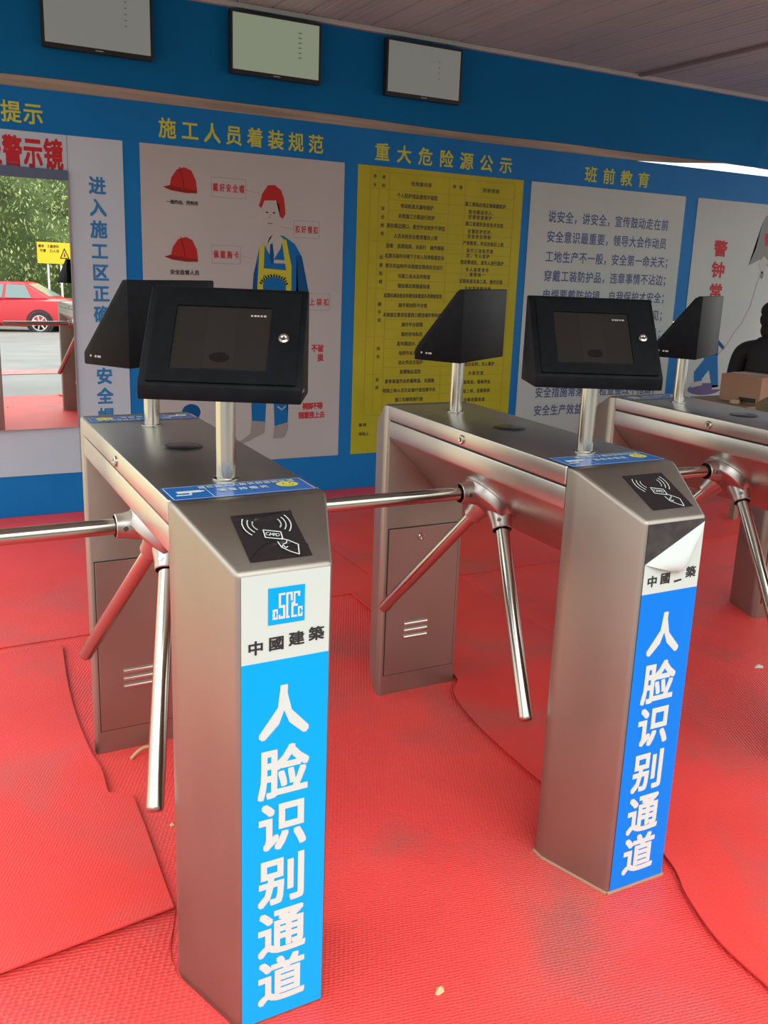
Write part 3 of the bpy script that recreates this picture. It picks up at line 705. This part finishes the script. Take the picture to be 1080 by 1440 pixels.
# ------------------------------------------------------------------ loose floor mats
def floor_mat(left, right, z, m, label, th=.004, nz=40, nxs=26, lift=None):
    """left/right: edge polylines [(x,y)...] running front to back"""
    def samp(pl, t):
        d = [0]
        for a, b in zip(pl, pl[1:]): d.append(d[-1]+math.hypot(b[0]-a[0], b[1]-a[1]))
        s = t*d[-1]
        for i in range(len(pl)-1):
            if s <= d[i+1]+1e-9:
                k = (s-d[i])/(d[i+1]-d[i]) if d[i+1] > d[i] else 0
                return pl[i][0]+(pl[i+1][0]-pl[i][0])*k, pl[i][1]+(pl[i+1][1]-pl[i][1])*k
        return pl[-1]
    bm = bmesh.new(); g = []
    for j in range(nz+1):
        a, b = samp(left, j/nz), samp(right, j/nz); r = []
        for i in range(nxs+1):
            t = i/nxs; x, y = a[0]+(b[0]-a[0])*t, a[1]+(b[1]-a[1])*t
            r.append(bm.verts.new((x, y, z+th+(lift(x, y, t, j/nz) if lift else 0))))
        g.append(r)
    for j in range(nz):
        for i in range(nxs): bm.faces.new((g[j][i],g[j][i+1],g[j+1][i+1],g[j+1][i]))
    ex = bmesh.ops.extrude_face_region(bm, geom=list(bm.faces))
    for v in [q for q in ex['geom'] if isinstance(q, bmesh.types.BMVert)]: v.co.z -= th
    o = finish('floor_mat', bm, m, smooth=True); tag(o, label, 'mat', 'red rubber floor mats'); return o
def smooth_pl(pts, n=6):
    out = []
    for i in range(len(pts)-1):
        p0 = pts[max(0,i-1)]; p1 = pts[i]; p2 = pts[i+1]; p3 = pts[min(len(pts)-1,i+2)]
        for k in range(n):
            t = k/n
            out.append(tuple(.5*((2*p1[c])+(-p0[c]+p2[c])*t+(2*p0[c]-5*p1[c]+4*p2[c]-p3[c])*t*t+(-p0[c]+3*p1[c]-3*p2[c]+p3[c])*t**3) for c in (0,1)))
    out.append(pts[-1]); return out
# front-left honeycomb mat
floor_mat([(-2.35,-.78),(-2.35,.50)], [(.056,-.78),(.056,-.012),(-.008,.172),(-.008,.25),(.036,.375)], .0005, M['red_cell'], 'red honeycomb mat at the lower left corner by the nearest turnstile')
floor_mat([(-2.35,.10),(-2.35,1.93)], [(.030,.366),(.034,.55),(.037,.70),(.037,.856),(-.018,.872)]+smooth_pl([(-.021,.885),(-.018,1.0),(-.030,1.10),(-.033,1.35),(-.025,1.60),(.0,1.925)]), .006, M['red_mat'], 'smooth red mat in the lane left of the nearest turnstile, lapping over the honeycomb mat', nz=110,
          lift=lambda x, y, t, s: .004+.005*math.exp(-(s/.03)**2)+.002*math.sin(x*3.1+s*9)+.012*math.exp(-((1-t)/.06)**2)*math.exp(-((y-1.08)/.20)**2))
floor_mat([(-2.35,1.95),(-2.35,YW-.03)], [(1.40,2.035),(1.40,YW-.03)], .0005, M['red_mat'], 'red mat strip along the foot of the wall at left')
floor_mat([(1.41,2.06),(1.41,YW-.03)], [(6.2,2.06),(6.2,YW-.03)], .0005, M['red_mat'], 'red mat strip along the foot of the wall at right')
floor_mat(smooth_pl([(1.02,-.76),(1.06,-.55),(1.073,-.374),(1.079,-.235),(1.126,-.09),(1.165,-.02),(1.190,.06),(1.222,.17),(1.205,.235),(1.125,.30),(1.100,.42),(1.101,.671),(1.115,.859),(1.150,1.02),(1.214,1.095),(1.222,1.20),(1.216,1.35),(1.218,1.6),(1.22,2.03)], 4),
          [(1.80,-.76),(1.80,2.03)], .0005, M['red_mat'], 'smooth red mat in the lane right of the middle turnstile', nz=90,
          lift=lambda x, y, t, s: .004+.005*math.exp(-(t/.05)**2)+.008*math.exp(-((y-.40)/.16)**2)*math.sin(math.pi*t)-.004*t)

# small litter
def scrap(name, pts, z, m, label, cat, arch=.004):
    bm = bmesh.new(); c = Vector((sum(p[0] for p in pts)/len(pts), sum(p[1] for p in pts)/len(pts)))
    top = [bm.verts.new((x, y, z+.001)) for x, y in pts]; cv = bm.verts.new((c.x, c.y, z+.001+arch))
    for i in range(len(top)): bm.faces.new((top[i], top[(i+1)%len(top)], cv))
    ex = bmesh.ops.extrude_face_region(bm, geom=list(bm.faces))
    for v in [q for q in ex['geom'] if isinstance(q, bmesh.types.BMVert)]: v.co.z -= .001
    o = finish(name, bm, m); tag(o, label, cat); return o
def blob(cx, cy, r, n=9, sx=1, sy=1, a=0): 
    out = []
    for i in range(n):
        t = 2*math.pi*i/n; rr = r*random.uniform(.75, 1.1); x, y = rr*math.cos(t)*sx, rr*math.sin(t)*sy
        out.append((cx+x*math.cos(a)-y*math.sin(a), cy+x*math.sin(a)+y*math.cos(a)))
    return out
scrap('dry_leaf', blob(.459,-.079,.016,9,1,.62,.6), 0, M['leaf_dry'], 'pale curled leaf lying on the red floor between the two front pillars', 'leaf', .010)
scrap('paper_scrap', [(2.325,.752),(2.352,.738),(2.368,.748),(2.366,.770),(2.345,.765)], 0, M['paper'], 'pointed white scrap on the red floor at the right edge', 'scrap')
bm = bmesh.new()
for i in range(8):
    t0, t1 = i/8, (i+1)/8
    q = lambda t: (.072+.085*t, 1.045+.030*math.sin(t*2.2), .004+.012*math.sin(math.pi*t))
    add_tube(bm, q(t0), q(t1), .0045, n=8)
o = finish('bark_strip', bm, M['leaf_dry'], smooth=True); tag(o, 'curled tan strip on the floor at the foot of the nearest back pillar', 'scrap')
scrap('crumb', blob(.105,.690,.007,7), 0, M['leaf_dry'], 'tiny tan crumb on the mat left of the nearest turnstile pillar', 'scrap', .006)

# ------------------------------------------------------------------ guard, desk, box at the far right
def rotv(x, y, a): return (x*math.cos(a)-y*math.sin(a), x*math.sin(a)+y*math.cos(a))
desk = empty('desk', (4.60, 2.54, 0), 0); tag(desk, 'wooden desk at the far right carrying the cardboard box', 'desk')
finish('desk_top', box(-.70, .40, -.24, .21, .665, .70, .004), M['wood'], desk)
for sx in (-.66, .36):
    for sy in (-.21, .18): finish('leg', box(sx-.02, sx+.02, sy-.02, sy+.02, 0, .665), M['wood'], desk)
finish('back_panel', box(-.639, .339, -.205, -.19, .25, .6645), M['wood'], desk)
bx = empty('cardboard_box', (4.14, 2.49, .70), math.radians(-78.7)); tag(bx, 'brown cardboard box on the desk beside the person in black', 'box')
bm = bmesh.new(); add_box(bm, -.135, .135, -.13, .13, .001, .165, .003); finish('carton', bm, M['card'], bx)
finish('tape_strip', box(-.136, .136, -.025, .025, .1652, .1665), M['tape'], bx)
finish('hand_hole', box(.0, .11, -.1312, -.1301, .008, .036), M['dark_gap'], bx)
bm = bmesh.new(); add_lathe(bm, (0,0,0), (0,0,1), [(0,.016),(0,.030),(.022,.030),(.022,.016),(0,.016)], 24)
tp = finish('tape_roll', bm, M['tape'], smooth=True); tp.location = (3.965, 2.452, .7005); tag(tp, 'small roll of tape lying on the desk before the cardboard box', 'tape')

def skin_body(name, V, E, R, m, parent=None, sub=2, root=0):
    me = bpy.data.meshes.new(name); me.from_pydata([tuple(v) for v in V], E, [])
    o = bpy.data.objects.new(name, me); C.objects.link(o)
    md = o.modifiers.new('skin', 'SKIN'); md.use_smooth_shade = True
    for i, r in enumerate(R):
        sv = me.skin_vertices[0].data[i]; sv.radius = r if isinstance(r, tuple) else (r, r); sv.use_root = (i == root)
    s = o.modifiers.new('sub', 'SUBSURF'); s.levels = sub; s.render_levels = sub
    dg = bpy.context.evaluated_depsgraph_get(); m2 = bpy.data.meshes.new_from_object(o.evaluated_get(dg))
    bpy.data.objects.remove(o); bpy.data.meshes.remove(me)
    m2.name = name; m2.materials.clear(); m2.materials.append(m)
    for p in m2.polygons: p.use_smooth = True
    o = bpy.data.objects.new(name, m2); C.objects.link(o)
    if parent is not None: o.parent = parent
    return o
# person local frame: faces -y, origin on the floor under the pelvis
person = empty('person', (4.985, 3.09, 0), math.radians(118)); tag(person, 'person in a black jacket and black cap seated at the right edge', 'person')
V = [(0,0,.50),(0,-.01,.62),(0,0,.78),(0,.01,.93),(0,.0,1.02),(0,-.015,1.075),(0,-.03,1.16),(0,-.035,1.225)]
E = [(0,1),(1,2),(2,3),(3,4),(4,5),(5,6),(6,7)]
R = [.145,.135,.140,.130,.060,.055,(.080,.095),(.070,.085)]
def chain(start, pts, rad):
    k = start
    for q, r in zip(pts, rad):
        V.append(q); R.append(r); E.append((k, len(V)-1)); k = len(V)-1
    return k
hands = []
for s in (-1, 1):
    k = chain(3, [(s*.10,.01,.955),(s*.185,.01,.94),(s*.215,-.02,.70),(s*.17,-.22,.60),(s*.15,-.29,.59),(s*.145,-.345,.585)], [.075,.062,.046,.036,.026,(.040,.018)])
    for fx, ln in ((-.028,.052),(-.010,.062),(.009,.058),(.027,.046)):
        chain(k, [(s*.145+fx,-.375,.585),(s*.145+fx,-.375-ln*.5,.580),(s*.145+fx,-.375-ln*.85,.562)], [.010,.0085,.0075])
    chain(k-1, [(s*.145-s*.038,-.315,.588),(s*.145-s*.056,-.352,.582)], [.011,.009])
    k = chain(0, [(s*.09,-.02,.49),(s*.11,-.42,.49),(s*.115,-.43,.27),(s*.115,-.42,.085),(s*.12,-.50,.045),(s*.12,-.56,.035)], [.095,.065,.055,.040,.038,.030])
skin_body('body', V, E, R, M['skin'], person)
# face details are on the skin: nose, ears
def blob_mesh(bm, c, r, seg=14):
    m4 = Matrix.Translation(c) @ Matrix.Diagonal((*r, 1)); bmesh.ops.create_uvsphere(bm, u_segments=seg, v_segments=seg//2+2, radius=1, matrix=m4)
bm = bmesh.new(); blob_mesh(bm, (0,-.118,1.165), (.013,.02,.022)); blob_mesh(bm, (-.080,-.02,1.165), (.012,.022,.032)); blob_mesh(bm, (.080,-.02,1.165), (.012,.022,.032)); finish('nose_and_ears', bm, M['skin'], person, smooth=True)
bm = bmesh.new(); blob_mesh(bm, (-.032,-.108,1.185), (.013,.008,.006)); blob_mesh(bm, (.032,-.108,1.185), (.013,.008,.006)); finish('eyes', bm, M['ink'], person, smooth=True)
bm = bmesh.new(); blob_mesh(bm, (0,-.108,1.118), (.022,.008,.006)); finish('mouth', bm, M['red_ink'], person, smooth=True)
jV = [(0,0,.55),(0,-.005,.64),(0,0,.78),(0,.01,.93),(0,.005,1.00),(0,-.005,1.045)]; jE = [(0,1),(1,2),(2,3),(3,4),(4,5)]; jR = [.165,.165,.175,.160,.100,.078]
V, E, R = jV, jE, jR
for s in (-1, 1): chain(3, [(s*.11,.01,.955),(s*.190,.01,.935),(s*.235,-.02,.70),(s*.18,-.20,.612),(s*.155,-.275,.592)], [.095,.080,.064,.052,.042])
skin_body('jacket', V, E, R, M['jacket'], person)
V, E, R = [(0,0,.49)], [], [.155]
for s in (-1, 1): chain(0, [(s*.095,-.02,.495),(s*.11,-.42,.495),(s*.115,-.44,.30),(s*.115,-.425,.10)], [.110,.082,.070,.058])
skin_body('trousers', V, E, R, M['trousers'], person)
bm = bmesh.new(); blob_mesh(bm, (0,-.015,1.225), (.098,.118,.075), 20); blob_mesh(bm, (0,.045,1.165), (.088,.065,.075), 16); blob_mesh(bm, (0,-.13,1.225), (.075,.07,.008), 16); blob_mesh(bm, (0,.035,1.09), (.078,.058,.075), 16); finish('cap_and_hair', bm, M['cap'], person, smooth=True)
bm = bmesh.new()
for s in (-1, 1): blob_mesh(bm, (s*.12,-.49,.038), (.048,.125,.038))
finish('shoes', bm, M['shoe'], person, smooth=True)
ch = empty('chair', (4.985, 3.09, 0), math.radians(118)); tag(ch, 'dark plastic chair under the seated person in black', 'chair')
finish('seat', box(-.22, .22, -.24, .20, .315, .340, .008), M['chair_plastic'], ch)
finish('backrest', box(-.18, .18, .215, .235, .48, .72, .008), M['chair_plastic'], ch)
for sx in (-.19, .19):
    for y in (-.20, .205):
        bm = bmesh.new(); add_tube(bm, (sx, y, 0), (sx, y, .315 if y < 0 else .52), .012, n=12); finish('leg', bm, M['chrome'], ch, smooth=True)

# ------------------------------------------------------------------ outside, seen in the mirror
strip = bmesh.new()
vs = [strip.verts.new(p) for p in ((-6,-2.60,-.006),(9,-2.60,-.006),(9,-3.25,-.036),(-6,-3.25,-.036))]; strip.faces.new(vs[::-1])
tag(finish('yard_mat', strip, M['red_strip'], keep=True), 'faded red strip lying on the grey yard, seen in the mirror', 'mat')
# car: nose towards -x
car = empty('car', (0,0,0)); tag(car, 'red car parked beyond the yard, seen in the mirror', 'car')
def car_body():
    # stations along x (nose -2.2 .. tail 2.2): (x, z_low, z_belt, halfwidth)
    st = [(-2.18,.30,.58,.60),(-2.05,.22,.68,.76),(-1.5,.20,.80,.84),(-.9,.20,.90,.87),(0,.20,.94,.88),(.9,.20,.98,.88),(1.5,.22,1.00,.86),(1.95,.26,1.00,.80),(2.14,.34,.96,.72),(2.20,.42,.80,.66)]
    bm = bmesh.new(); rings = []
    for x, z0, z1, w in st:
        zm = z0+(z1-z0)*.55
        ring = [(-w*.88,z0),(-w,z0+.10),(-w,zm),(-w*.95,z1-.06),(-w*.80,z1),(w*.80,z1),(w*.95,z1-.06),(w,zm),(w,z0+.10),(w*.88,z0)]
        rings.append([bm.verts.new((x, y, z)) for y, z in ring])
    for a, b in zip(rings, rings[1:]):
        for i in range(10): bm.faces.new((a[i],a[(i+1)%10],b[(i+1)%10],b[i]))
    bm.faces.new(rings[0]); bm.faces.new(rings[-1][::-1])
    return bm
finish('body', car_body(), M['car_red'], car, smooth=True)
def cabin():
    bm = bmesh.new(); base = [(-1.05,.90,.74),(1.62,.985,.70)]; roof = [(-.30,1.42,.56),(.85,1.45,.56)]
    b = [bm.verts.new(p) for p in ((-1.05,-.74,.88),(-1.05,.74,.88),(1.66,.70,.97),(1.66,-.70,.97))]
    r = [bm.verts.new(p) for p in ((-.28,-.56,1.42),(-.28,.56,1.42),(.80,.56,1.44),(.80,-.56,1.44))]
    bm.faces.new(b[::-1]); bm.faces.new(r)
    for i in range(4): bm.faces.new((b[i],b[(i+1)%4],r[(i+1)%4],r[i]))
    bmesh.ops.bevel(bm, geom=list(bm.edges), offset=.05, segments=3, affect='EDGES'); return bm
finish('cabin', cabin(), M['car_red'], car, smooth=True)
def pane(name, quad, n):
    bm = bmesh.new(); n = Vector(n).normalized(); q = [Vector(p) for p in quad]
    A = [bm.verts.new(p+n*.004) for p in q]; B = [bm.verts.new(p+n*.014) for p in q]
    bm.faces.new(A[::-1]); bm.faces.new(B)
    for i in range(len(q)): bm.faces.new((A[i],A[(i+1)%len(q)],B[(i+1)%len(q)],B[i]))
    finish(name, bm, M['car_glass'], car)
nzs = Vector((0,.52,.18)).normalized()
side = lambda x, t, s: (x, s*(.725-(.725-.56)*t), .93+(1.43-.93)*t)
for s in (-1, 1):
    pane('side_window', [side(-.55,.12,s), side(.25,.12,s), side(.28,.86,s), side(-.18,.86,s)], (0,s*.95,.31))
    pane('side_window', [side(.33,.12,s), side(1.05,.14,s), side(.86,.84,s), side(.35,.86,s)], (0,s*.95,.31))
pane('rear_window', [(1.50,-.56,1.055),(1.50,.56,1.055),(.90,.46,1.385),(.90,-.46,1.385)], (.48,0,.88))
pane('windscreen', [(-.90,.60,.97),(-.90,-.60,.97),(-.36,-.48,1.37),(-.36,.48,1.37)], (-.57,0,.82))
for s in (-1, 1):
    for x in (-1.38, 1.30):
        bm = bmesh.new(); add_lathe(bm, (x, s*.70, .33), (0,s,0), [(0,.36),(.19,.372),(.19,.33),(0,.33)], 30); finish('wheel_arch', bm, M['tyre'], car, smooth=True)
        bm = bmesh.new(); add_lathe(bm, (x, s*.70, .32), (0,s,0), [(0,.20),(0,.31),(.03,.32),(.17,.32),(.195,.30),(.195,.225),(.17,.215)], 30); w = finish('wheel', bm, M['tyre'], car, smooth=True)
        bm = bmesh.new(); add_lathe(bm, (x, s*.70, .32), (0,s,0), [(.10,0),(.10,.21)], 24, mi=1)
        add_lathe(bm, (x, s*.70, .32), (0,s,0), [(.165,.225),(.19,.225),(.19,.195),(.165,.195)], 30); add_lathe(bm, (x, s*.70, .32), (0,s,0), [(.14,.06),(.19,.05),(.19,0)], 16)
        for k in range(7):
            t = 2*math.pi*k/7; d = Vector((math.cos(t),0,math.sin(t))); c = Vector((x, s*.875, .32)); add_tube(bm, c+d*.04, c+d*.20, .026, .022, n=8)
        finish('rim', bm, [M['rim'], M['tyre']], w, smooth=True)
for s in (-1, 1):
    finish('tail_lamp', box(2.02, 2.165, s*.52-.16, s*.52+.16, .78, .92, .02), M['tail'], car)
    finish('door_handle', box(-.05, .12, s*.886-.012, s*.886+.012, .80, .83, .005), M['car_red'], car)
finish('bumper', box(2.10, 2.24, -.62, .62, .42, .62, .03), M['car_red'], car)
car.location = (2.85, -19.75, -.885); car.rotation_euler = (math.radians(1.0), math.radians(0), math.radians(26))
# yellow notice on posts behind the car
sg = empty('warning_sign', (4.80, -22.3, -.90), math.radians(178)); tag(sg, 'yellow warning sign with black triangle on posts behind the red car, seen in the mirror', 'sign')
finish('sign_board', box(-.52, .52, -.02, .02, 1.96, 2.62, .005), M['sign_yellow'], sg)
for x in (-.2, .2): finish('post', box(x-.03, x+.03, .02, .06, 0, 2.0), M['post_white'], sg)
p = Print(((0,-.02,0),(1,0,0),(0,0,1),(0,-1,0)), .004)
p.row('内有施工 车辆', -.10, .44, 2.50, .10, .03, w=.085); p.row('出入口 慢行', -.10, .40, 2.36, .10, .03, w=.085)
p.line([(-.44,2.14),(-.18,2.14),(-.31,2.44)], .03, closed=True); p.poly([(-.34,2.19),(-.28,2.19),(-.31,2.34)])
p.done('sign_lettering', M['ink'], sg)
# leafy bank
bm = bmesh.new(); nx, ny = 40, 14; G = []
for j in range(ny+1):
    r = []
    for i in range(nx+1):
        x = -9+26*i/nx; t = j/ny; y = -24.8-5.5*t**1.5; z = -.95+7.6*t+.5*math.sin(x*1.3+t*5)*t
        r.append(bm.verts.new((x, y+.5*math.sin(x*.9+t*7), z)))
    G.append(r)
for j in range(ny):
    for i in range(nx): bm.faces.new((G[j][i],G[j+1][i],G[j+1][i+1],G[j][i+1]))
top = list(G[ny]); bot = [bm.verts.new((v.co.x, -36, -.95)) for v in top]
for i in range(nx): bm.faces.new((top[i], bot[i], bot[i+1], top[i+1]))
bmesh.ops.recalc_face_normals(bm, faces=bm.faces)
for _ in range(34000):
    x = random.uniform(-8.5, 16.5); t = random.random(); y = -24.8-5.5*t**1.5+.5*math.sin(x*.9+t*7); z = -.95+7.6*t+.5*math.sin(x*1.3+t*5)*t
    clump = .5+.5*math.sin(x*2.3+1.3*z)*math.sin(z*2.1-x*.7)
    c = Vector((x, y+random.uniform(.05,.3)+.7*clump, z+random.uniform(-.1,.35))); s = random.uniform(.05,.13)
    q = Matrix.Rotation(random.uniform(0,6.28),3,'Z') @ Matrix.Rotation(random.uniform(-1.2,1.2),3,'X')
    pts = [(-.35,0,0),(0,-.9,.1),(.35,0,0),(0,.9,-.15)]
    bm.faces.new([bm.verts.new(c+q@Vector(a)*s) for a in pts]).material_index = 1
fo = finish('foliage', bm, [M['bank'], M['leaf']], keep=True); tag(fo, 'dense green foliage covering the bank, seen in the mirror', 'foliage', kind='stuff')
